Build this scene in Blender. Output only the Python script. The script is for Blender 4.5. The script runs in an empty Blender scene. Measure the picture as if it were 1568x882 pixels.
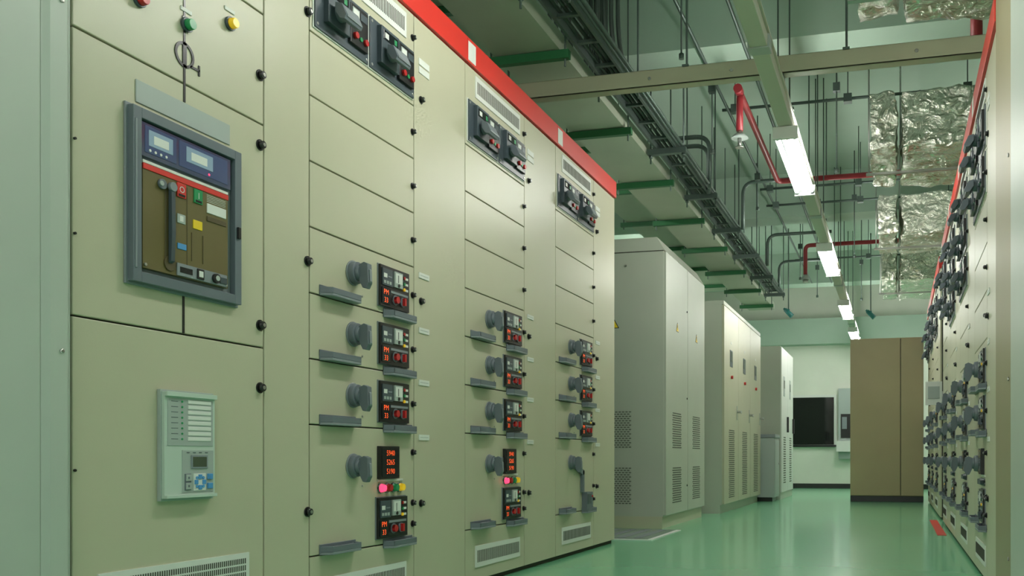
import bpy, math, random, bmesh
from mathutils import Vector, Matrix, noise
random.seed(4)
scene=bpy.context.scene
COL=scene.collection
# ---------------------------------------------------------------- materials
MATS={}
def mat(name,col,rough=0.5,metal=0.0,emit=None,estr=0,bump=0,bscale=300,var=0,vscale=3,coat=0,trans=0,spec=None):
    if name in MATS: return MATS[name]
    m=bpy.data.materials.new(name); m.use_nodes=True
    nt=m.node_tree; b=nt.nodes['Principled BSDF']
    b.inputs['Base Color'].default_value=(*col,1)
    b.inputs['Roughness'].default_value=rough
    b.inputs['Metallic'].default_value=metal
    if coat: b.inputs['Coat Weight'].default_value=coat; b.inputs['Coat Roughness'].default_value=0.12
    if trans: b.inputs['Transmission Weight'].default_value=trans
    if spec is not None: b.inputs['Specular IOR Level'].default_value=spec
    if emit:
        b.inputs['Emission Color'].default_value=(*emit,1); b.inputs['Emission Strength'].default_value=estr
    if bump or var:
        tc=nt.nodes.new('ShaderNodeTexCoord')
    if bump:
        n=nt.nodes.new('ShaderNodeTexNoise'); n.inputs['Scale'].default_value=bscale; n.inputs['Detail'].default_value=3
        bp=nt.nodes.new('ShaderNodeBump'); bp.inputs['Strength'].default_value=bump; bp.inputs['Distance'].default_value=0.01
        nt.links.new(tc.outputs['Object'],n.inputs['Vector']); nt.links.new(n.outputs['Fac'],bp.inputs['Height'])
        nt.links.new(bp.outputs['Normal'],b.inputs['Normal'])
    if var:
        n2=nt.nodes.new('ShaderNodeTexNoise'); n2.inputs['Scale'].default_value=vscale; n2.inputs['Detail'].default_value=5
        r=nt.nodes.new('ShaderNodeValToRGB')
        r.color_ramp.elements[0].position=.3; r.color_ramp.elements[1].position=.7
        r.color_ramp.elements[0].color=(*[c*(1-var) for c in col],1); r.color_ramp.elements[1].color=(*[min(1,c*(1+var)) for c in col],1)
        nt.links.new(tc.outputs['Object'],n2.inputs['Vector']); nt.links.new(n2.outputs['Fac'],r.inputs['Fac']); nt.links.new(r.outputs['Color'],b.inputs['Base Color'])
    MATS[name]=m; return m
CREAM=mat('paint_cream',(.515,.50,.365),.36,bump=.05,bscale=500,var=.03,vscale=2)
CREAM2=mat('paint_tan',(.40,.335,.195),.45,bump=.05,bscale=500,var=.03)
OLIVEP=mat('paint_olive_tan',(.30,.265,.155),.45,var=.03)
PALE=mat('paint_pale_grey',(.47,.50,.42),.42,bump=.05,bscale=500,var=.03)
GREYGREEN=mat('paint_grey_green',(.46,.51,.455),.4,var=.03)
SEAM=mat('seam_dark',(.06,.06,.045),.8)
HGREY=mat('handle_grey',(.13,.155,.18),.42)
HLITE=mat('handle_grey_light',(.22,.25,.27),.45)
SLATE=mat('slate_plate',(.055,.075,.09),.35)
BLACK=mat('black_plastic',(.012,.012,.013),.3)
DISP=mat('display_dark',(.01,.012,.015),.12)
RED=mat('red_paint',(.66,.03,.02),.4)
REDB=mat('red_button',(.5,.015,.015),.35)
REDL=mat('red_lamp',(.9,.05,.1),.3,emit=(1,.04,.12),estr=2.0)
GRNB=mat('green_button',(.02,.28,.1),.3)
YELB=mat('yellow_button',(.8,.5,.02),.3,emit=(1,.6,.02),estr=.25)
ORG=mat('orange_digits',(.9,.12,.02),.4,emit=(1,.09,.02),estr=.9)
WHITE=mat('white_label',(.72,.74,.70),.5)
LGREY=mat('light_grey_plastic',(.38,.43,.41),.4)
RELAY=mat('relay_housing',(.52,.62,.55),.35)
BLUEK=mat('blue_keys',(.08,.3,.62),.4)
LCD=mat('lcd_olive',(.07,.09,.06),.2)
FRAME=mat('frame_blue_grey',(.12,.15,.175),.4)
OLIVE=mat('olive_brown_face',(.135,.108,.035),.4)
OLIVED=mat('olive_brown_dark',(.08,.062,.022),.45)
GLASS=mat('smoked_glass',(.045,.065,.14),.05,coat=1)
SCREENB=mat('meter_blue',(.30,.40,.55),.25)
STEEL=mat('screw_steel',(.45,.45,.43),.3,metal=.9)
YEL=mat('yellow_sign',(.85,.6,.02),.4)
TRAY=mat('tray_paint',(.42,.46,.36),.5,var=.05)
STRUTG=mat('strut_green',(.02,.13,.045),.45)
DKSTEEL=mat('dark_galvanised',(.10,.135,.12),.45,metal=.4)
CABLE=mat('cable_sheath',(.05,.07,.06),.5)
PIPER=mat('red_pipe',(.32,.025,.035),.4)
TEAL=mat('teal_fixture',(.02,.16,.15),.4)
TAN=mat('steel_tan',(.42,.41,.29),.5,var=.04)
TRUNK=mat('trunk_paint',(.50,.52,.43),.4)
TUBE=mat('fluorescent_tube',(1,1,1),.4,emit=(1,1,.94),estr=72)
REFL=mat('reflector_white',(.8,.82,.8),.3)
WALLG=mat('wall_paint_green',(.36,.45,.37),.7,bump=.05,bscale=60,var=.05,vscale=1)
WALLW=mat('wall_paint_white',(.74,.76,.67),.6,var=.03)
CEILG=mat('ceiling_paint',(.40,.515,.43),.75,bump=.06,bscale=40,var=.06,vscale=1)
BASEB=mat('baseboard_black',(.02,.02,.02),.4)
WINB=mat('window_dark_glass',(.006,.008,.008),.06)
FLOOR=mat('floor_epoxy_green',(.19,.57,.32),.26,bump=.010,bscale=5,var=.04,vscale=.8,coat=.5)
FLOORM=mat('floor_cover_plate',(.22,.3,.24),.35,metal=.4,var=.1)
HOLE=mat('perforation',(.14,.15,.12),.7)
# foil
FOIL=bpy.data.materials.new('foil_insulation'); FOIL.use_nodes=True
nt=FOIL.node_tree; b=nt.nodes['Principled BSDF']
b.inputs['Base Color'].default_value=(.84,.83,.75,1); b.inputs['Metallic'].default_value=.97; b.inputs['Roughness'].default_value=.17
tc=nt.nodes.new('ShaderNodeTexCoord'); vo=nt.nodes.new('ShaderNodeTexNoise'); vo.inputs['Scale'].default_value=10; vo.inputs['Detail'].default_value=7; vo.inputs['Distortion'].default_value=2.0
bp=nt.nodes.new('ShaderNodeBump'); bp.inputs['Strength'].default_value=1.0; bp.inputs['Distance'].default_value=.05
nt.links.new(tc.outputs['Object'],vo.inputs['Vector']); nt.links.new(vo.outputs['Fac'],bp.inputs['Height']); nt.links.new(bp.outputs['Normal'],b.inputs['Normal'])

# ---------------------------------------------------------------- mesh builder
class MB:
    def __init__(s): s.v=[]; s.f=[]; s.m=[]; s.sm=[]; s.ml=[]
    def mi(s,m):
        if m not in s.ml: s.ml.append(m)
        return s.ml.index(m)
    def add(s,vs,fs,m,sm=False):
        o=len(s.v); s.v+= [tuple(v) for v in vs]; i=s.mi(m)
        for k,f in enumerate(fs):
            s.f.append([a+o for a in f]); s.m.append(i); s.sm.append(sm if isinstance(sm,bool) else sm[k])
    def box(s,x0,x1,y0,y1,z0,z1,m):
        if x0>x1:x0,x1=x1,x0
        if y0>y1:y0,y1=y1,y0
        if z0>z1:z0,z1=z1,z0
        vs=[(x0,y0,z0),(x1,y0,z0),(x1,y1,z0),(x0,y1,z0),(x0,y0,z1),(x1,y0,z1),(x1,y1,z1),(x0,y1,z1)]
        s.add(vs,[(0,3,2,1),(4,5,6,7),(0,1,5,4),(1,2,6,5),(2,3,7,6),(3,0,4,7)],m)
    def cyl(s,p0,p1,r0,m,r1=None,n=18,caps=True):
        p0=Vector(p0);p1=Vector(p1); r1=r0 if r1 is None else r1
        d=(p1-p0).normalized(); a=Vector((0,0,1)) if abs(d.z)<.9 else Vector((1,0,0))
        u=d.cross(a).normalized(); w=d.cross(u)
        vs=[];fs=[];sm=[]
        for k in range(n):
            t=2*math.pi*k/n; c=u*math.cos(t)+w*math.sin(t)
            vs.append(p0+c*r0); vs.append(p1+c*r1)
        for k in range(n):
            a0=2*k;b0=2*((k+1)%n); fs.append((a0,b0,b0+1,a0+1)); sm.append(True)
        if caps:
            fs.append([2*k for k in range(n)][::-1]); fs.append([2*k+1 for k in range(n)]); sm+= [False,False]
        s.add(vs,fs,m,sm)
    def prism(s,pts,axis,a0,a1,m):
        n=len(pts); vs=[]
        for a in (a0,a1):
            for p in pts:
                q=list(p); q.insert(axis,a); vs.append(q)
        fs=[list(range(n))[::-1],[n+i for i in range(n)]]+[(i,(i+1)%n,n+(i+1)%n,n+i) for i in range(n)]
        s.add(vs,fs,m)
    def tube(s,pts,r,m,n=10):
        pts=[Vector(p) for p in pts]
        N=len(pts); vs=[];fs=[];prev=None
        for i,p in enumerate(pts):
            d=(pts[min(i+1,N-1)]-pts[max(i-1,0)]).normalized()
            if prev is None:
                a=Vector((0,0,1)) if abs(d.z)<.9 else Vector((1,0,0)); u=d.cross(a).normalized()
            else:
                u=(prev-d*prev.dot(d)).normalized()
            prev=u; w=d.cross(u)
            for k in range(n):
                t=2*math.pi*k/n; vs.append(p+(u*math.cos(t)+w*math.sin(t))*r)
        for i in range(N-1):
            for k in range(n):
                fs.append((i*n+k,i*n+(k+1)%n,(i+1)*n+(k+1)%n,(i+1)*n+k))
        sm=[True]*len(fs)+[False,False]
        fs.append(list(range(n))[::-1]); fs.append([(N-1)*n+k for k in range(n)])
        s.add(vs,fs,m,sm)
    def text(s,txt,x,y,z,size,m,align='CENTER'):
        cu=bpy.data.curves.new('t','FONT'); cu.body=txt; cu.size=size; cu.align_x=align; cu.align_y='CENTER'; cu.resolution_u=2
        ob=bpy.data.objects.new('t',cu); COL.objects.link(ob); bpy.context.view_layer.update()
        me=bpy.data.meshes.new_from_object(ob.evaluated_get(bpy.context.evaluated_depsgraph_get()))
        vs=[(x+v.co.x,y,z+v.co.y) for v in me.vertices]; fs=[list(p.vertices) for p in me.polygons]
        s.add(vs,fs,m)
        bpy.data.objects.remove(ob); bpy.data.curves.remove(cu); bpy.data.meshes.remove(me)
    def mesh(s,name,bevel=0,seg=2):
        me=bpy.data.meshes.new(name); me.from_pydata(s.v,[],s.f)
        for m in s.ml: me.materials.append(m)
        for i,p in enumerate(me.polygons): p.material_index=s.m[i]; p.use_smooth=s.sm[i]
        me.update()
        if bevel:
            ob=bpy.data.objects.new('b',me); COL.objects.link(ob)
            md=ob.modifiers.new('b','BEVEL'); md.width=bevel; md.segments=seg; md.limit_method='ANGLE'; md.angle_limit=math.radians(40)
            bpy.context.view_layer.update()
            me2=bpy.data.meshes.new_from_object(ob.evaluated_get(bpy.context.evaluated_depsgraph_get()))
            bpy.data.objects.remove(ob); bpy.data.meshes.remove(me); me2.name=name; me=me2
        return me
def obj(name,me,parent=None,M=None):
    o=bpy.data.objects.new(name,me); COL.objects.link(o)
    if parent: o.parent=parent
    if M is not None: o.matrix_world=M
    return o
def single(name,mb,bevel=0,parent=None):
    return obj(name,mb.mesh(name,bevel),parent)
def empty(name,M=None):
    e=bpy.data.objects.new(name,None); e.empty_display_size=.1; COL.objects.link(e)
    if M is not None: e.matrix_world=M
    return e
def rpath(pts,r=.08,n=6):
    P=[Vector(p) for p in pts]; out=[P[0]]
    for i in range(1,len(P)-1):
        a=(P[i-1]-P[i]); b_=(P[i+1]-P[i]); ra=min(r,a.length/2); rb=min(r,b_.length/2)
        s0=P[i]+a.normalized()*ra; s1=P[i]+b_.normalized()*rb
        for k in range(n+1):
            t=k/n; out.append(s0*(1-t)**2+P[i]*2*t*(1-t)+s1*t*t)
    out.append(P[-1]); return out

# ---------------------------------------------------------------- switchgear parts (local: x right, -y out, z up)
def knob(mb,x,z,r=.009):
    mb.cyl((x,0,z),(x,-.003,z),r*1.3,BLACK)
    mb.cyl((x,-.003,z),(x,-.014,z),r,BLACK,r*.85)
    mb.cyl((x,-.014,z),(x,-.016,z),r*.45,STEEL,n=8)
def grille(mb,x0,x1,z0,z1,nx,nz,m=WHITE,hole=SEAM):
    mb.box(x0-.012,x1+.012,-.004,.002,z0-.012,z1+.012,m)
    w=(x1-x0)/nx; h=(z1-z0)/nz
    for i in range(nx):
        for j in range(nz):
            mb.box(x0+i*w+w*.25,x0+i*w+w*.70,-.0048,-.003,z0+j*h+h*.12,z0+j*h+h*.88,hole)
def pull(mb,x0,x1,z,d=.036):
    k=.018
    mb.prism([(x0,0),(x0+k,-d),(x1-k,-d),(x1,0)],2,z-.006,z+.002,HLITE)
    mb.prism([(x0,0),(x0+k,-d),(x0+k+.006,-d),(x0+.010,0)],2,z+.002,z+.020,HGREY)
    mb.prism([(x1-.010,0),(x1-k-.006,-d),(x1-k,-d),(x1,0)],2,z+.002,z+.020,HGREY)
    mb.box(x0+k,x1-k,-d,-d+.006,z+.002,z+.020,HGREY)
    mb.box(x0,x1,-.004,0,z-.004,z+.026,HGREY)
def rotary(mb,x,z,drop=0):
    mb.cyl((x,0,z),(x,-.005,z),.040,HLITE,n=28)
    mb.cyl((x,-.005,z),(x,-.022,z),.037,HGREY,.034,n=28)
    mb.cyl((x,-.022,z),(x,-.032,z),.026,HGREY,.022,n=24)
    mb.prism([(-.028,z+.024),(-.046,z+.032),(-.060,z+.026),(-.063,z-.034),(-.054,z-.052),(-.042,z-.050),(-.030,z-.026)],0,x-.012,x+.012,HGREY)
    mb.prism([(-.0615,z+.010),(-.065,z+.006),(-.0665,z-.030),(-.063,z-.036)],0,x-.006,x+.006,HLITE)
    mb.cyl((x+.052,0,z-.065),(x+.052,-.003,z-.065),.004,STEEL,n=8)
def ctrl(mb,x0,z0,w=.184,h=.137,rb=None,og=None):
    rb=rb or REDB; og=og or ORG
    x1=x0+w;z1=z0+h
    mb.box(x0-.003,x1+.003,-.004,0,z0-.003,z1+.003,HLITE)
    mb.box(x0,x1,-.012,-.003,z0,z1,BLACK)
    mb.box(x0+.008,x0+.070,-.016,-.01,z0+.070,z1-.010,SLATE)
    mb.box(x0+.014,x0+.034,-.017,-.015,z0+.096,z0+.110,WHITE)
    mb.box(x0+.040,x0+.064,-.017,-.015,z0+.100,z0+.104,HLITE)
    for k in range(3): mb.box(x0+.014+k*.017,x0+.026+k*.017,-.0172,-.015,z0+.076,z0+.086,LGREY)
    mb.box(x0+.006,x0+.056,-.015,-.01,z0+.008,z0+.062,DISP)
    mb.text('PM',x0+.030,-.0156,z0+.047,.025,og)
    mb.text('33',x0+.030,-.0156,z0+.020,.025,og)
    mb.box(x0+.080,x0+.132,-.018,-.01,z0+.074,z1-.010,LGREY)
    mb.box(x0+.085,x0+.127,-.019,-.017,z0+.088,z1-.015,WHITE)
    mb.box(x0+.100,x0+.103,-.0195,-.0185,z0+.090,z0+.116,BLACK)
    mb.cyl((x0+.106,-.017,z0+.081),(x0+.106,-.020,z0+.081),.006,BLACK,n=10)
    for k,mm in enumerate((rb,GRNB,YELB)):
        mb.cyl((x0+.147,-.01,z1-.022-k*.020),(x0+.147,-.017,z1-.022-k*.020),.0055,mm,n=10)
        mb.box(x0+.158,x0+.176,-.0125,-.011,z1-.026-k*.020,z1-.018-k*.020,WHITE)
    mb.box(x0+.062,x0+.172,-.014,-.011,z0+.050,z0+.058,HLITE)
    mb.cyl((x0+.092,-.01,z0+.030),(x0+.092,-.014,z0+.030),.018,HGREY)
    mb.cyl((x0+.092,-.014,z0+.030),(x0+.092,-.024,z0+.030),.012,rb,.012)
    mb.cyl((x0+.138,-.01,z0+.030),(x0+.138,-.016,z0+.030),.017,HGREY)
    mb.box(x0+.133,x0+.143,-.026,-.016,z0+.017,z0+.043,rb)
def mccb(mb,x0,x1,z0,z1,rb=None):
    rb=rb or REDB
    mb.box(x0,x1,-.004,0,z0,z1,WHITE)
    mb.box(x0+.004,x1-.004,-.009,-.003,z0+.004,z1-.004,SLATE)
    cx=x0+.10; cz=(z0+z1)/2
    mb.box(x0+.045,x0+.155,-.026,-.008,z0+.035,z1-.016,SLATE)
    mb.box(x0+.055,x0+.145,-.028,-.025,z1-.058,z1-.026,DISP)
    mb.box(x0+.062,x0+.085,-.029,-.027,z1-.052,z1-.034,WHITE)
    mb.box(x0+.120,x0+.136,-.029,-.027,z1-.052,z1-.034,GRNB)
    mb.cyl((cx,-.026,cz-.005),(cx,-.042,cz-.005),.026,HGREY,.024,n=24)
    mb.prism([(-.040,cz+.010),(-.062,cz+.004),(-.078,cz-.032),(-.072,cz-.044),(-.056,cz-.040),(-.040,cz-.018)],0,cx-.044,cx+.044,HGREY)
    mb.prism([(-.064,cz+.000),(-.0795,cz-.030),(-.0785,cz-.036),(-.062,cz-.004)],0,cx-.038,cx+.038,HLITE)
    mb.box(x0+.168,x0+.265,-.020,-.008,z0+.030,z1-.020,BLACK)
    mb.box(x0+.176,x0+.214,-.022,-.019,z1-.068,z1-.030,LGREY); mb.box(x0+.180,x0+.210,-.0228,-.021,z1-.056,z1-.034,WHITE)
    mb.box(x0+.222,x0+.258,-.022,-.019,z1-.056,z1-.032,SLATE)
    mb.cyl((x0+.190,-.018,z0+.058),(x0+.190,-.030,z0+.058),.010,rb)
    mb.cyl((x0+.222,-.018,z0+.058),(x0+.222,-.024,z0+.058),.007,GRNB)
    mb.cyl((x0+.248,-.018,z0+.058),(x0+.248,-.028,z0+.058),.010,rb)
    for sx in (x0+.014,x1-.014):
        for sz in (z0+.016,z1-.016): mb.cyl((sx,-.008,sz),(sx,-.011,sz),.005,STEEL,n=8)
G=.0022
def slab(mb,x0,x1,z0,z1,m=CREAM): mb.box(x0+G,x1-G,0,.018,z0+G,z1-G,m)
def body(width):
    b=MB()
    b.box(.0015,width-.0015,.012,.60,.03,2.118,SEAM)
    b.box(.0015,width-.0015,.02,.60,0,.03,SEAM)
    b.box(.0015,width-.0015,.03,.601,.02,2.119,CREAM)
    return b.mesh('body',0)
def feeder(variant=0):
    ROWS=[1.015,.82,.625] if variant<2 else [.82,.625]
    rb=REDB if variant<2 else SLATE; og=ORG if variant<2 else HLITE
    P={}
    P['body']=body(1.0)
    d=MB()
    slab(d,0,.6,1.79,2.118)
    zs=[1.79,1.60,1.405,1.21,1.015,.82,.625,.233,.02]
    for a,b_ in zip(zs[1:],zs[:-1]): slab(d,0,.6,a,b_)
    slab(d,.6,1.0,.02,2.118)
    P['door_panels']=d.mesh('door_panels',.0018)
    g=MB(); grille(g,.10,.53,2.02,2.085,44,1); grille(g,.10,.53,.085,.150,44,1)
    P['vent_grilles']=g.mesh('vent_grilles')
    t=MB(); t.box(.001,.999,-.012,.05,2.120,2.218,RED); t.box(.001,.999,.05,.60,2.119,2.18,CREAM)
    t.box(.004,.070,-.0135,-.011,2.128,2.205,WHITE)
    P['red_header']=t.mesh('red_header',.003)
    h=MB(); 
    for z0 in ([1.805] if variant<2 else [1.805,1.612] if variant==2 else [1.805,1.612,1.415]):
        mccb(h,.012,.298,z0,z0+.175,rb); mccb(h,.302,.588,z0,z0+.175,rb)
    P['breaker_operators']=h.mesh('breaker_operators',.0015)
    c=MB()
    for zb in ROWS:
        ctrl(c,.362,zb+.022,rb=rb,og=og)
    if variant!=1:
        c.box(.360,.478,-.014,0,.455,.565,BLACK); c.box(.366,.472,-.0155,-.013,.462,.558,DISP)
        for k,tx in enumerate(('5940','5265','5190')): c.text(tx,.419,-.016,.541-k*.031,.026,og)
        for k,mm in enumerate((REDL,REDB,GRNB,YELB)):
            if variant>1: mm=(SLATE,HGREY,HGREY,SLATE)[k]
            x=.378+k*.040
            c.cyl((x,0,.424),(x,-.006,.424),.017,HLITE); c.cyl((x,-.006,.424),(x,-.020,.424),.014,mm,.011)
        c.box(.362,.520,-.003,0,.446,.453,WHITE)
        ctrl(c,.350,.255,rb=rb,og=og)
    else:
        c.box(.40,.50,-.03,0,.235,.335,HGREY); c.box(.41,.47,-.032,-.029,.27,.325,SLATE); c.cyl((.485,-.03,.31),(.485,-.036,.31),.006,REDB)
        # shaft linking the rotary handle with the lower operator
        c.box(.375,.400,-.016,0,.335,.455,HGREY); c.prism([(.235,.478),(.255,.488),(.400,.455),(.400,.435),(.375,.430)],1,-.016,-.002,HGREY)
    P['control_instruments']=c.mesh('control_instruments',.0008,1)
    r=MB()
    for zb in ROWS: rotary(r,.221,zb+.100)
    rotary(r,.221,.50)
    P['rotary_handles']=r.mesh('rotary_handles',.003)
    q=MB()
    for zb in ROWS+[.233]:
        pull(q,.045,.232,zb+.006); pull(q,.395,.583,zb-.008,.032)
    P['pull_handles']=q.mesh('pull_handles',.0012,1)
    k=MB()
    for z in (2.03,1.693,1.499,1.305,1.108,.913,.718,.545,.365,.29): knob(k,.588,z)
    for z in (1.83,1.096,.36): knob(k,.648,z,.0105)
    P['lock_knobs']=k.mesh('lock_knobs')
    l=MB()
    for z in (1.19,.99,.80,.60): l.box(.632,.706,-.003,0,z-.010,z+.010,WHITE); l.box(.640,.698,-.0034,-.002,z-.001,z+.001,LGREY)
    l.box(.632,.706,-.003,0,1.955,1.978,WHITE); l.box(.632,.706,-.003,0,1.925,1.948,WHITE)
    P['name_labels']=l.mesh('name_labels')
    return P
FA=feeder(0); FB=feeder(1); FC=feeder(2); FD=feeder(3)
def place(name,P,M):
    e=empty(name,M)
    for k,me in P.items():
        o=bpy.data.objects.new(k,me); COL.objects.link(o); o.parent=e
    return e
XL=-1.682
def ML(y,x=XL): return Matrix.Translation((x,y,0))@Matrix.Rotation(math.pi/2,4,'Z')
def MR(y,x=.36): return Matrix.Translation((x,y,0))@Matrix.Rotation(-math.pi/2,4,'Z')
place('motor_control_cabinet',FA,ML(2.351)); place('motor_control_cabinet',FA,ML(3.351)); place('motor_control_cabinet',FB,ML(4.351))
for y,V in ((4.51,FC),(5.51,FD),(6.51,FD),(7.51,FC)): place('motor_control_cabinet',V,MR(y))
for y in (8.98,9.98,10.98): place('motor_control_cabinet',FC,MR(y))

# ---------------- air circuit breaker cabinet (0.8 wide)
P={}
P['body']=body(.8)
d=MB()
zs=[2.118,1.74,1.437,.827,.02]
for a,b_ in zip(zs[1:],zs[:-1]): slab(d,0,.6,a,b_)
slab(d,.6,.8,.02,2.118)
P['door_panels']=d.mesh('door_panels',.0022)
g=MB(); grille(g,.075,.525,.17,.262,64,5); P['vent_grille']=g.mesh('vent_grille')
t=MB(); t.box(.001,.799,-.012,.05,2.120,2.218,RED); t.box(.001,.799,.05,.60,2.119,2.18,CREAM); P['red_header']=t.mesh('red_header',.003)
k=MB()
for z in (1.568,1.378,.887,.717): knob(k,.583,z,.0115)
for z in (1.839,1.105,.367): knob(k,.789,z,.0115)
for z in (1.2,1.0,.5,1.6): k.cyl((.006,-.001,z),(.006,-.005,z),.003,BLACK,n=8)
P['lock_knobs']=k.mesh('lock_knobs')
m_=MB()
m_.box(.309,.315,-.0018,0,1.392,1.735,BLACK); m_.box(.306,.312,-.0018,0,.829,.924,BLACK)
n=28
for i in range(n):
    a0=2*math.pi*i/n;a1=2*math.pi*(i+1)/n
    c=lambda a,r:(.312+r*math.cos(a),1.507+r*math.sin(a))
    m_.prism([c(a0,.024),c(a0,.031),c(a1,.031),c(a1,.024)],1,-.0025,0,BLACK)
m_.box(.306,.318,-.0025,0,1.476,1.538,BLACK)
m_.box(.330,.362,-.0025,0,1.484,1.490,BLACK); m_.box(.357,.362,-.0025,0,1.474,1.500,BLACK)
m_.box(.305,.318,-.0025,0,1.592,1.60,BLACK)
P['mimic_diagram']=m_.mesh('mimic_diagram')
bt=MB()
for x,z,mm in ((.174,1.574,REDB),(.317,1.582,GRNB),(.466,1.654,YELB)):
    bt.cyl((x,0,z),(x,-.008,z),.0175,SLATE,n=24); bt.cyl((x,-.008,z),(x,-.022,z),.014,mm,.012,n=24)
    bt.box(x-.018,x+.018,-.003,0,z+.030,z+.040,WHITE)
bt.box(.165,.466,-.003,0,1.338,1.390,LGREY)
P['indicator_buttons']=bt.mesh('indicator_buttons',.0008,1)
f=MB(); X0,X1,Z0,Z1=.138,.486,.925,1.322; w=.024
f.box(X0,X0+w,-.022,0,Z0,Z1,FRAME); f.box(X1-w,X1,-.022,0,Z0,Z1,FRAME)
f.box(X0+w,X1-w,-.022,0,Z0,Z0+w,FRAME); f.box(X0+w,X1-w,-.022,0,Z1-w,Z1,FRAME)
f.box(X0+.005,X0+.010,-.024,-.021,Z0+.03,Z1-.03,HLITE); f.box(X1-.018,X1-.008,-.028,-.021,Z0+.17,Z0+.20,BLACK)
f.box(X0-.006,X1+.006,-.006,0,Z0-.006,Z1+.006,HLITE)
P['breaker_frame']=f.mesh('breaker_frame',.004,3)
a=MB()
a.box(X0+w,X1-w,-.004,0,Z0+w,Z1-w,BLACK)
a.box(X0+w+.004,X1-w-.010,-.016,-.003,1.216,Z1-w-.004,GLASS)
a.box(.176,.270,-.0172,-.015,1.226,1.288,mat('display_band_blue',(.07,.10,.22),.15)); a.box(.278,.440,-.0172,-.015,1.226,1.288,mat('display_band_blue',(.07,.10,.22),.15))
a.box(.186,.258,-.0182,-.0165,1.243,1.280,SCREENB); a.box(.200,.245,-.0188,-.0175,1.25,1.270,WHITE)
a.box(.300,.388,-.0182,-.0165,1.243,1.280,SCREENB); a.box(.315,.368,-.0188,-.0175,1.250,1.270,WHITE)
for i in range(4): a.cyl((.190+i*.016,-.016,1.233),(.190+i*.016,-.0185,1.233),.0035,WHITE,n=8)
a.cyl((.375,-.016,1.233),(.375,-.0185,1.233),.003,REDL,n=8)
a.box(X0+w+.006,X1-w-.022,-.018,-.003,.960,1.198,OLIVE)
a.box(X0+w+.006,X1-w-.022,-.019,-.010,1.200,1.207,WHITE); a.box(X0+w+.006,X1-w-.022,-.020,-.010,1.186,1.199,RED)
def S(x0,x1,d0,z0,z1,m): a.box(x0,x1,-.018-d0,-.016,z0,z1,m)
S(.232,.262,.0015,.975,1.170,OLIVED)
a.cyl((.247,-.018,.985),(.247,-.021,.985),.018,OLIVED)
a.prism([(-.020,1.172),(-.029,1.165),(-.031,1.06),(-.028,.99),(-.020,.985)],0,.241,.253,SLATE)
a.cyl((.222,-.018,1.165),(.222,-.024,1.165),.012,HGREY); a.cyl((.216,-.024,1.165),(.216,-.027,1.165),.006,LGREY)
a.cyl((.247,-.022,1.165),(.247,-.031,1.165),.011,HLITE)
S(.268,.296,.003,1.150,1.184,RED); S(.322,.350,.003,1.150,1.184,GRNB)
a.text('O',.282,-.0218,1.168,.022,WHITE); a.text('I',.336,-.0218,1.168,.022,WHITE)
S(.272,.292,.004,1.152,1.158,BLACK); S(.326,.346,.004,1.152,1.158,BLACK)
S(.269,.295,.002,1.088,1.110,LGREY); S(.276,.288,.0027,1.092,1.106,WHITE)
S(.320,.350,.002,1.086,1.108,YEL); S(.270,.298,.002,1.026,1.040,BLUEK)
S(.366,.432,.002,1.136,1.160,WHITE); S(.366,.432,.002,1.116,1.128,OLIVED)
for i in range(5): S(.366,.432,.0008,1.164+.004*i,1.1655+.004*i,WHITE)
S(.300,.3025,.001,.97,1.18,OLIVED)
S(.315,.317,.0015,1.005,1.075,OLIVED); S(.352,.354,.0015,1.005,1.075,OLIVED)
S(.268,.434,.003,.962,.992,HLITE); S(.330,.352,.006,.965,.990,BLACK); S(.334,.348,.007,.970,.985,WHITE)
a.cyl((.392,-.018,.977),(.392,-.028,.977),.012,BLACK); a.cyl((.392,-.028,.977),(.392,-.030,.977),.007,LGREY)
S(.408,.432,.005,.968,.984,SLATE); S(.276,.316,.004,.970,.984,DISP)
for sx in (X0+w+.012,X1-w-.030): a.cyl((sx,-.018,.968),(sx,-.022,.968),.004,STEEL,n=8)
P['circuit_breaker_face']=a.mesh('circuit_breaker_face',.0008,1)
r=MB()
r.box(.228,.398,-.010,0,.424,.688,LGREY); r.box(.232,.394,-.018,-.008,.430,.683,RELAY)
r.box(.232,.394,-.026,-.016,.672,.683,RELAY); r.box(.232,.394,-.026,-.016,.430,.438,RELAY)
r.box(.240,.386,-.0195,-.016,.555,.668,LGREY)
for i in range(8): r.box(.302,.378,-.021,-.018,.657-.0128*i,.667-.0128*i-.001,WHITE); r.cyl((.284,-.018,.661-.0128*i),(.284,-.0215,.661-.0128*i),.0028,GRNB,n=8)
for i in range(8): r.box(.250,.272,-.020,-.018,.660-.0128*i,.662-.0128*i,SLATE)
r.box(.285,.388,-.0195,-.016,.442,.545,LGREY)
r.box(.312,.366,-.022,-.018,.500,.533,HLITE); r.box(.316,.362,-.0225,-.021,.504,.529,LCD)
for i in range(4): r.box(.298+.02*i,.308+.02*i,-.0205,-.019,.538,.540,SLATE)
r.box(.292,.312,-.0215,-.018,.448,.488,HGREY)
for i in range(2): r.box(.294,.310,-.0235,-.018,.450+.02*i,.466+.02*i,LGREY); r.box(.299,.305,-.024,-.018,.455+.02*i,.461+.02*i,HGREY)
r.box(.320,.360,-.0215,-.018,.446,.488,WHITE)
for dx,dz in ((0,.013),(0,-.013),(.013,0),(-.013,0)): r.box(.340+dx-.0055,.340+dx+.0055,-.024,-.018,.467+dz-.0055,.467+dz+.0055,BLUEK)
for a_ in range(4):
    an=math.pi/4+a_*math.pi/2; r.cyl((.340+.015*math.cos(an),-.021,.467+.015*math.sin(an)),(.340+.015*math.cos(an),-.0235,.467+.015*math.sin(an)),.004,BLUEK,n=8)
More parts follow.
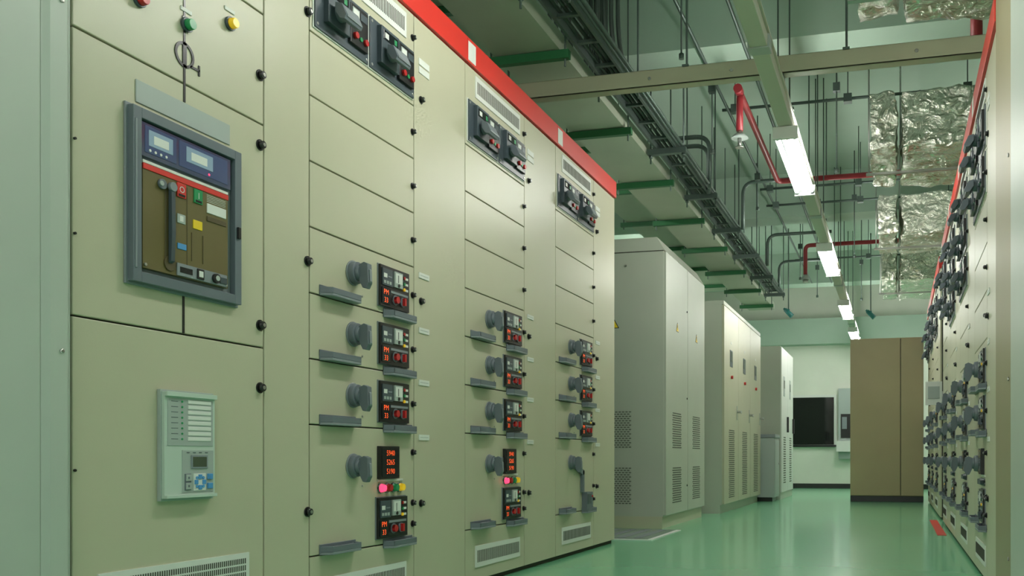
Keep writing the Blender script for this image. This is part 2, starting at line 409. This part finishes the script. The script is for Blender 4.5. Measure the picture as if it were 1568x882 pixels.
r.box(.366,.382,-.0235,-.018,.473,.487,BLUEK); r.box(.366,.382,-.0235,-.018,.450,.464,BLUEK)
P['protection_relay']=r.mesh('protection_relay',.0012,1)
place('circuit_breaker_cabinet',P,ML(1.551))

# ---------------- foreground end cabinets
e=MB()
e.box(-.9,-.088,-.020,.6,0,2.2,GREYGREEN)
e.prism([(-.088,-.020),(-.076,-.030),(-.036,-.030),(-.026,-.020),(-.026,.6),(-.088,.6)],2,0,2.2,GREYGREEN)
e.box(-.026,-.014,-.008,.6,0,2.2,HLITE); e.box(-.014,-.002,.0,.6,0,2.2,GREYGREEN)
for z in (1.46,.745,.1,2.1): e.cyl((-.050,-.030,z),(-.050,-.034,z),.005,STEEL,n=12)
o=single('end_cover_cabinet',e,.005); o.matrix_world=ML(1.551,XL)
e=MB()
e.box(.0,.95,-.008,.6,0,2.4,OLIVEP); e.box(.53,.95,-.018,-.008,0.02,2.4,GREYGREEN)
for z in (.2,.78,1.5,2.1): e.cyl((.40,-.008,z),(.40,-.013,z),.007,STEEL,n=12)
o=single('end_cover_cabinet',e,.004); o.matrix_world=MR(3.505,.36)

# ---------------- pale cabinets
def sideperf(mb,x0,x1,z0,z1,nx,nz,face_y,hole=HOLE):
    w=(x1-x0)/nx;h=(z1-z0)/nz
    for i in range(nx):
        for j in range(nz):
            off=(w*.5 if j%2 else 0)
            xa=x0+i*w+off
            if xa+w*.7>x1: continue
            mb.box(xa,xa+w*.7,face_y-.001,face_y+.001,z0+j*h,z0+j*h+h*.5,hole)
def tri(mb,x,z,s,y):
    mb.prism([(x-s,z-s*.85),(x+s,z-s*.85),(x,z+s*.95)],1,y-.002,y,BLACK)
    mb.prism([(x-s*.82,z-s*.75),(x+s*.82,z-s*.75),(x,z+s*.75)],1,y-.003,y-.002,YEL)
    mb.prism([(x-.1*s,z+.4*s),(x+.2*s,z+.4*s),(x+.02*s,z),(x+.22*s,z),(x-.1*s,z-.6*s),(x,z-.12*s),(x-.2*s,z-.12*s)],1,y-.004,y-.003,BLACK)
def mapmesh(mb,fn):
    mb.v=[fn(v) for v in mb.v]
W2=1.39
e=MB()
e.box(0,W2,.02,.95,.0,.09,CREAM); e.box(0,W2,.012,.95,.09,2.05,PALE)
e.prism([(.0,2.05),(.06,2.15),(.95,2.15),(.95,2.05)],0,0.0,W2,PALE)
for a0,b0 in ((0,.72),(.72,W2)): e.box(a0+.004,b0-.004,-.008,.012,.10,2.04,PALE)
e.box(.716,.724,.0,.013,.10,2.04,SEAM)
e.box(-.002,W2+.002,.010,.951,2.045,2.052,SEAM)
for a0,b0 in ((.20,.50),(.90,1.20)):
    for z0,z1 in ((.18,.458),(.598,.876)): sideperf(e,a0,b0,z0,z1,12,16,-.009)
tri(e,.36,1.53,.040,-.008); tri(e,1.05,1.53,.040,-.008)
for z in (.3,1.0,1.7): e.cyl((.69,-.008,z),(.69,-.014,z),.008,BLACK,n=10)
root=empty('power_converter_cabinet',ML(6.48,-1.65))
obj('body',e.mesh('body',.004),root)
s=MB()
for z0,z1 in ((.18,.458),(.598,.876)): sideperf(s,-.62,-.25,z0,z1,14,17,0)
tri(s,-.40,1.53,.05,0)
s.cyl((-.30,0,1.95),(-.30,-.004,1.95),.008,STEEL,n=8)
mapmesh(s,lambda v:(v[1]-.0005,-v[0],v[2]))
obj('side_vents',s.mesh('side_vents'),root)
W3=2.34
e=MB()
e.box(0,W3,.03,.9,0,.08,PALE); e.box(0,W3,.012,.9,.08,1.95,PALE)
for i in range(3):
    a0=i*.78; e.box(a0+.004,a0+.776,-.01,.012,.09,1.94,CREAM); e.box(a0+.777,a0+.783,.005,.013,.09,1.94,SEAM)
    e.box(a0+.30,a0+.44,-.014,-.009,1.40,1.56,SLATE); e.box(a0+.32,a0+.42,-.016,-.013,1.45,1.55,DISP)
    e.cyl((a0+.37,-.01,1.30),(a0+.37,-.03,1.30),.016,REDB,n=12); e.box(a0+.35,a0+.39,-.013,-.009,1.62,1.64,WHITE)
    e.cyl((a0+.70,-.01,.98),(a0+.70,-.05,.98),.012,STEEL,n=10); e.prism([(a0+.62,.97),(a0+.71,.965),(a0+.71,.995),(a0+.62,.985)],1,-.06,-.045,STEEL)
    e.box(a0+.69,a0+.71,-.014,-.009,.9,1.04,LGREY)
    sideperf(e,a0+.24,a0+.56,.14,.80,12,34,-.011)
e.box(0,W3,-.006,.5,1.95,1.985,PALE)
root=empty('control_cabinet',ML(8.32,-1.56)); obj('body',e.mesh('body',.003),root)
e=MB(); W4=1.3
e.box(0,W4,.0,.7,0,1.91,PALE)
for i in range(2):
    a0=i*.65; e.box(a0+.004,a0+.646,-.014,.0,.09,1.90,WHITE)
    e.box(a0+.2,a0+.34,-.018,-.013,1.30,1.55,LGREY); e.box(a0+.22,a0+.32,-.02,-.017,1.4,1.5,DISP)
    e.box(a0+.56,a0+.59,-.04,-.014,.85,1.05,BLACK)
    sideperf(e,a0+.2,a0+.45,.2,.8,8,20,-.015)
root=empty('electrical_cabinet',ML(11.3,-1.396)); obj('body',e.mesh('body',.003),root)
e=MB(); e.box(0,.42,0,.4,.05,.76,LGREY); e.box(-.01,.43,-.01,.41,.76,.80,HLITE); e.box(.02,.40,-.006,0,.08,.73,LGREY); e.box(.03,.39,.03,.37,0,.05,BLACK)
e.cyl((.35,-.006,.45),(.35,-.02,.45),.012,STEEL)
root=empty('low_terminal_box',ML(10.76,-1.40)); obj('body',e.mesh('body',.004),root)
e=MB()
e.box(-.53,.31,11.03,11.6,.0,.07,BLACK); e.box(-.53,.31,11.012,11.62,.07,1.93,CREAM2)
e.box(-.528,.046,11.0,11.012,.075,1.925,CREAM2); e.box(.054,.308,11.0,11.012,.075,1.925,CREAM2); e.box(.046,.054,11.005,11.013,.08,1.92,SEAM)
single('tan_storage_cabinet',e,.003)

# ---------------- room shell
def sbox(name,*a):
    b_=MB(); b_.box(*a); return single(name,b_)
RX0,RX1,RY0,RY1,RZ=-4.0,2.4,-3.0,15.6,3.7
sbox('floor',RX0-.2,RX1+.2,RY0,RY1+.2,-.1,0,FLOOR)
sbox('ceiling',RX0-.2,RX1+.2,RY0,RY1+.2,RZ,RZ+.1,CEILG)
sbox('wall_left',RX0-.2,RX0,RY0,RY1+.2,0,RZ,WALLG)
sbox('wall_right',RX1,RX1+.2,RY0,RY1+.2,0,RZ,WALLG)
sbox('wall_back',RX0,RX1,RY1,RY1+.2,0,RZ,WALLW)
sbox('baseboard_back',RX0,RX1,RY1-.02,RY1,0,.08,BASEB)
sbox('trim_1',RX0,RX1,RY1-.25,RY1,2.42,2.85,CEILG)
for i,y in enumerate((1.3,5.85,10.2,14.2)):
    sbox('ceiling_beam',RX0,RX1,y,y+.35,3.22,RZ,CEILG)
w_=MB(); y=RY1
w_.box(-2.2,-.98,y-.03,y,.70,1.58,WHITE); w_.box(-2.16,-1.02,y-.035,y-.02,.74,1.54,WINB)
w_.box(-2.2,-.98,y-.05,y-.03,.70,.735,BLACK); 
single('window_1',w_)
w_=MB(); w_.box(-.94,-.70,y-.12,y,.5,1.68,LGREY); w_.box(-.90,-.74,y-.13,y-.12,.85,1.25,BLACK); w_.box(-.88,-.80,y-.14,y-.13,1.0,1.2,HLITE); w_.box(-.97,-.70,y-.2,y,.62,.80,WHITE)
single('wall_distribution_board',w_)
b_=MB(); b_.box(-2.9,-1.50,5.55,6.36,0,.006,WHITE); b_.box(-2.87,-1.53,5.58,6.33,.006,.009,FLOORM)
for i in range(12): b_.box(-2.85+i*.11,-2.80+i*.11,5.62,6.29,.009,.0105,HLITE)
single('floor_cover_plate',b_)
b_=MB(); b_.box(.27,.33,6.4,7.9,0,.003,RED); single('floor_marking_line',b_)
b_=MB(); b_.box(.23,.36,7.66,7.672,.95,1.14,WHITE); b_.box(.25,.34,7.655,7.66,1.0,1.1,LGREY); b_.box(.36,.40,7.655,7.68,1.02,1.06,STEEL); single('notice_plate',b_)

# ---------------- light trunking with lamps, plus added fill lamps
root=empty('fill_lamp_trunking')
TX=-.623
t=MB(); t.box(TX-.042,TX+.042,-1.5,14.9,2.44,2.50,TRUNK); t.box(TX-.055,TX+.055,-1.5,14.9,2.497,2.505,TRUNK)
for y in (-.5,1.2,4.25,7.3,10.3,13.3):
    t.box(TX-.052,TX+.052,y-.04,y+.04,2.433,2.51,LGREY)
obj('channel',t.mesh('channel',.003),root)
t=MB()
for y in (1.1,2.4,5.2,7.1,7.7,10.1,10.8,13.0):
    for x in (TX-.033,TX+.033): t.cyl((x,y,2.505),(x,y,3.70),.005,DKSTEEL,n=6)
    t.box(TX-.058,TX+.058,y-.015,y+.015,2.505,2.52,DKSTEEL)
obj('hanger_rods',t.mesh('hanger_rods'),root)
def lampmesh():
    lm=MB(); L=.575
    lm.box(-.028,.028,-L,L,-.045,.0,REFL)
    lm.prism([(-.022,-.045),(0,-.052),(.022,-.045)],1,-L,L,REFL)
    for sgn in (-1,1): lm.box(-.072,.072,sgn*L,sgn*(L+.022),-.072,.0,REFL)
    for x in (-.050,.050):
        lm.cyl((x,-L+.02,-.048),(x,L-.02,-.048),.015,TUBE,n=14)
        for sgn in (-1,1): lm.cyl((x,sgn*(L-.035),-.048),(x,sgn*(L+.002),-.048),.017,LGREY,n=14)
    return lm.mesh('fill_lamp',.002,1)
LM=lampmesh()
for y in (-.1,2.85,5.85,8.80,11.80,14.2):
    o=obj('fill_lamp',LM); o.location=(TX,y,2.438)
for x,z in ((-3.3,3.0),(1.75,2.75)):  # added fill lamps, hidden behind the cabinet rows, to brighten and even the ceiling
    for y in (7.2,12.6) if x<0 else (2.6,8.0,14.0):
        o=obj('fill_lamp',LM); o.location=(x,y,z-.002)
    t=MB(); t.box(x-.04,x+.04,.5,15,z,z+.06,TRUNK)  # unseen carrier added for the fill lamps
    for y in (1,5.1,9.6,14): t.cyl((x,y,z+.06),(x,y,3.7),.006,DKSTEEL,n=6)
    single('fill_lamp_trunking',t)

# ---------------- channel beam across
b_=MB()
ya,yb_=4.77,4.835
b_.box(-2.16,1.2,ya,yb_,2.54,2.549,TAN); b_.box(-2.16,1.2,ya,ya+.006,2.54,2.633,TAN); b_.box(-2.16,1.2,yb_-.006,yb_,2.54,2.633,TAN); b_.box(-2.16,1.2,ya,yb_,2.628,2.633,TAN)
for x in (-2.14,-1.10,-.25,1.0): b_.cyl((x,(ya+yb_)/2,2.63),(x,(ya+yb_)/2,3.7),.007,DKSTEEL,n=6); b_.box(x-.018,x+.018,ya-.01,yb_+.01,2.628,2.640,DKSTEEL)
for x in (-1.3,-.85,.1): b_.cyl((x,ya,2.585),(x,ya-.006,2.585),.01,STEEL,n=8)
b_.box(TX-.05,TX+.05,ya,yb_,2.506,2.54,DKSTEEL)
single('support_channel',b_,.002)

# ---------------- cable tray
root=empty('cable_tray')
t=MB(); yb=[2.3,3.4,4.55,5.72,6.88,8.05,9.2,10.4,11.6,12.8]
t.box(-2.10,-1.735,1.5,13.3,2.690,2.694,TRAY); t.box(-2.104,-2.10,1.5,13.3,2.690,2.79,TRAY); t.box(-1.735,-1.731,1.5,13.3,2.690,2.79,TRAY)
obj('tray_body',t.mesh('tray_body'),root)
t=MB()
for y in yb:
    t.box(-2.16,-1.68,y-.02,y+.02,2.640,2.686,STRUTG)
    for x in (-2.13,-1.705): t.cyl((x,y,2.60),(x,y,3.7),.006,DKSTEEL,n=6)
obj('strut_brackets',t.mesh('strut_brackets',.002),root)
t=MB()
for i in range(9):
    x=-2.07+i*.037; t.tube([(x+random.uniform(-.008,.008),1.5+j*.59,2.712+random.uniform(0,.02)) for j in range(21)],.013,CABLE,n=6)
for i in range(4):
    x=-1.95+i*.04
    t.tube(rpath([(x,4.95,3.7),(x,4.95,2.9),(x,5.15,2.75),(x,5.9,2.74)],.15),.013,CABLE,n=8)
for i in range(5):
    x=-1.92+i*.03
    t.tube(rpath([(x,5.5+.01*i,3.7),(x,5.5+.01*i,2.9),(x,5.7,2.76),(x,6.5,2.75)],.15),.015,CABLE,n=8)
obj('cables',t.mesh('cables'),root)
root=empty('cable_ladder')
t=MB()
for x in (-1.66,-1.52): t.box(x-.008,x+.008,1.8,12.3,2.72,2.79,DKSTEEL)
y=1.9
while y<12.2:
    t.box(-1.66,-1.52,y-.012,y+.012,2.735,2.75,DKSTEEL); y+=.3
for y in [a+.55 for a in yb[:-1]]:
    t.box(-1.72,-1.44,y-.02,y+.02,2.68,2.72,DKSTEEL)
    for x in (-1.70,-1.46): t.cyl((x,y,2.62),(x,y,3.7),.006,DKSTEEL,n=6); t.cyl((x,y,2.66),(x,y,2.68),.014,DKSTEEL,n=6)
obj('ladder_frame',t.mesh('ladder_frame'),root)
t=MB()
for i in range(4):
    x=-1.64+i*.033; t.tube([(x+random.uniform(-.006,.006),1.9+j*.515,2.765+random.uniform(0,.012)) for j in range(21)],.012,CABLE,n=6)
for r_ in (-1.49,-1.465): t.cyl((r_,1.8,2.735),(r_,12.2,2.735),.010,DKSTEEL,n=8)
for i in range(4):
    x=-1.66+i*.035
    t.tube(rpath([(x,4.95+.02*i,3.7),(x,4.95+.02*i,2.95),(x-.0,5.15,2.80),(x-.0,5.9,2.79)],.15),.013,CABLE,n=8)
for (y,x1,x2,z) in ((7.2,-1.46,-1.95,3.12),(7.35,-1.50,-2.2,3.10),(8.6,-1.42,-.9,3.15),(10.3,-1.42,-.7,3.05),(11.6,-1.45,-.8,3.02)):
    t.tube(rpath([(x1,y,2.70),(x1,y,z),(x2,y,z)],.12),.018,DKSTEEL,n=10)
obj('cables_and_conduits',t.mesh('cables'),root)
root=empty('upper_cable_tray')
t=MB(); t.box(-2.75,-2.25,1.5,13.3,3.0,3.004,TRAY); t.box(-2.754,-2.75,1.5,13.3,3.0,3.1,TRAY); t.box(-2.25,-2.246,1.5,13.3,3.0,3.1,TRAY)
for y in yb:
    t.box(-2.82,-2.18,y-.02,y+.02,2.955,2.998,STRUTG)
    for x in (-2.79,-2.21): t.cyl((x,y,2.93),(x,y,3.7),.006,DKSTEEL,n=6)
obj('tray_body',t.mesh('tray_body'),root)
t=MB()
for y,z in ((6.9,3.20),(8.9,3.16),(9.35,3.12),(12.1,3.14)):
    t.cyl((-1.3,y,z),(2.2,y,z),.012,DKSTEEL,n=8)
    for x in (-1.2,-.35,.5): t.box(x-.03,x+.03,y-.03,y+.03,z-.03,z+.03,DKSTEEL); t.cyl((x,y,z),(x,y,3.7),.005,DKSTEEL,n=6)
t.cyl((-.95,1.65,3.18),(-.95,14.0,3.18),.012,DKSTEEL,n=8); t.cyl((-1.25,1.65,3.19),(-1.25,14.0,3.19),.012,DKSTEEL,n=8)
single('ceiling_conduit',t)
def dropper(x,y,z0,z1):
    t=MB(); t.cyl((x,y,z0),(x,y,3.7),.0055,DKSTEEL,n=8); t.box(x-.025,x+.025,y-.025,y+.025,z1,z1+.06,DKSTEEL); t.cyl((x,y,z0-.03),(x,y,z0),.016,DKSTEEL,n=8)
    single('ceiling_hanger',t)
for a in ((-1.32,6.6,2.8,3.22),(-1.25,8.4,2.85,3.1),(-.42,6.7,2.62,3.18),(-.42,9.6,2.62,3.18),(-1.15,11.3,2.75,3.1),(-.45,12.4,2.65,3.1),(-1.05,12.6,2.75,3.1),(-1.2,5.1,2.85,3.2)): dropper(*a)
# ---------------- red sprinkler pipes
t=MB()
t.tube(rpath([(-1.03,6.1,2.74),(-1.03,6.1,3.0),(-1.03,8.15,3.0),(1.9,8.15,3.0)],.06),.024,PIPER,n=14)
t.cyl((-1.03,6.1,3.0),(-1.03,6.02,3.0),.03,PIPER); 
t.cyl((-1.03,6.1,2.72),(-1.03,6.1,2.74),.018,STEEL); t.cyl((-1.03,6.1,2.69),(-1.03,6.1,2.72),.060,LGREY,.03); t.cyl((-1.03,6.1,2.63),(-1.03,6.1,2.69),.014,STEEL); t.cyl((-1.03,6.1,2.625),(-1.03,6.1,2.63),.03,STEEL)
for x in (-.6,.2,1.2): t.cyl((x,8.15,3.0),(x,8.15,3.7),.006,DKSTEEL,n=6)
single('sprinkler_pipe',t)
t=MB()
t.tube(rpath([(-1.03,10.7,2.66),(-1.03,10.7,3.0),(1.9,10.7,3.0)],.06),.024,PIPER,n=14)
t.cyl((-1.03,10.7,2.60),(-1.03,10.7,2.66),.055,LGREY,.02); t.cyl((-1.03,10.7,2.57),(-1.03,10.7,2.60),.03,STEEL)
single('sprinkler_pipe',t)
t=MB(); t.cyl((.46,5.65,2.95),(.46,5.65,3.7),.035,PIPER); t.cyl((.46,5.65,2.92),(.46,5.65,2.95),.045,PIPER); single('sprinkler_pipe',t)
for x,y,z in ((-1.45,12.65,2.50),(-.35,13.2,2.52)):
    t=MB(); t.cyl((x,y,z+.05),(x,y,3.7),.008,DKSTEEL,n=8); t.cyl((x-.05,y,z+.08),(x+.05,y,z-.02),.028,TEAL,.036,n=14); t.cyl((x-.065,y,z+.095),(x-.05,y,z+.08),.016,TEAL,n=12); t.box(x-.015,x+.015,y-.015,y+.015,z+.03,z+.08,TEAL)
    single('emergency_spotlight',t)

# ---------------- foil wrapped ducts
def foil(x0,x1,y0,y1,z0,z1,seed):
    bm=bmesh.new(); bmesh.ops.create_cube(bm,size=1)
    for v in bm.verts: v.co=Vector(((x0+x1)/2+v.co.x*(x1-x0),(y0+y1)/2+v.co.y*(y1-y0),(z0+z1)/2+v.co.z*(z1-z0)))
    bmesh.ops.subdivide_edges(bm,edges=bm.edges[:],cuts=30,use_grid_fill=True)
    for v in bm.verts:
        p=v.co*5+Vector((seed*7,0,0)); 
        nv=Vector((noise.noise(p),noise.noise(p+Vector((9,3,1))),noise.noise(p+Vector((2,8,5)))))
        p2=v.co*13; n2=Vector((noise.noise(p2),noise.noise(p2+Vector((9,3,1))),noise.noise(p2+Vector((2,8,5)))))
        v.co+=nv*.030+n2*.018
    me=bpy.data.meshes.new('foil'); bm.to_mesh(me); bm.free(); me.materials.append(FOIL)
    for p in me.polygons: p.use_smooth=True
    return me
for i,(ya,yb2) in enumerate(((3.95,4.70),(6.55,7.5),(9.1,10.0),(11.5,12.9))):
    root=empty('foil_insulated_duct')
    obj('narrow_wrap',foil(-.17,.0,ya,yb2,2.71,3.08,i),root)
    obj('wide_wrap',foil(.05,1.3,ya,yb2,2.69,3.08,i+5),root)
    t=MB()
    for x in (-.20,.03,1.35):
        t.cyl((x,(ya+yb2)/2,2.665),(x,(ya+yb2)/2,3.7),.007,STEEL,n=6)
    t.box(-.22,1.38,(ya+yb2)/2-.015,(ya+yb2)/2+.015,2.65,2.668,STEEL)
    obj('hanger',t.mesh('hanger'),root)

# ---------------- world + camera
w=bpy.data.worlds.new('ambient'); scene.world=w; w.use_nodes=True
w.node_tree.nodes['Background'].inputs['Color'].default_value=(.90,.96,.86,1)
w.node_tree.nodes['Background'].inputs['Strength'].default_value=.95
cam=bpy.data.cameras.new('camera'); co=bpy.data.objects.new('camera',cam); COL.objects.link(co)
cam.sensor_width=36; cam.lens=1393/1568*36; cam.shift_x=-241/1568; cam.shift_y=259/1568; cam.clip_start=.05
co.matrix_world=Matrix.Translation((0,0,.528))@Matrix.Rotation(math.radians(14),4,'Z')@Matrix.Rotation(math.radians(90),4,'X')
scene.camera=co
scene.view_settings.view_transform='Standard'
scene.view_settings.look='None'
scene.view_settings.exposure=0
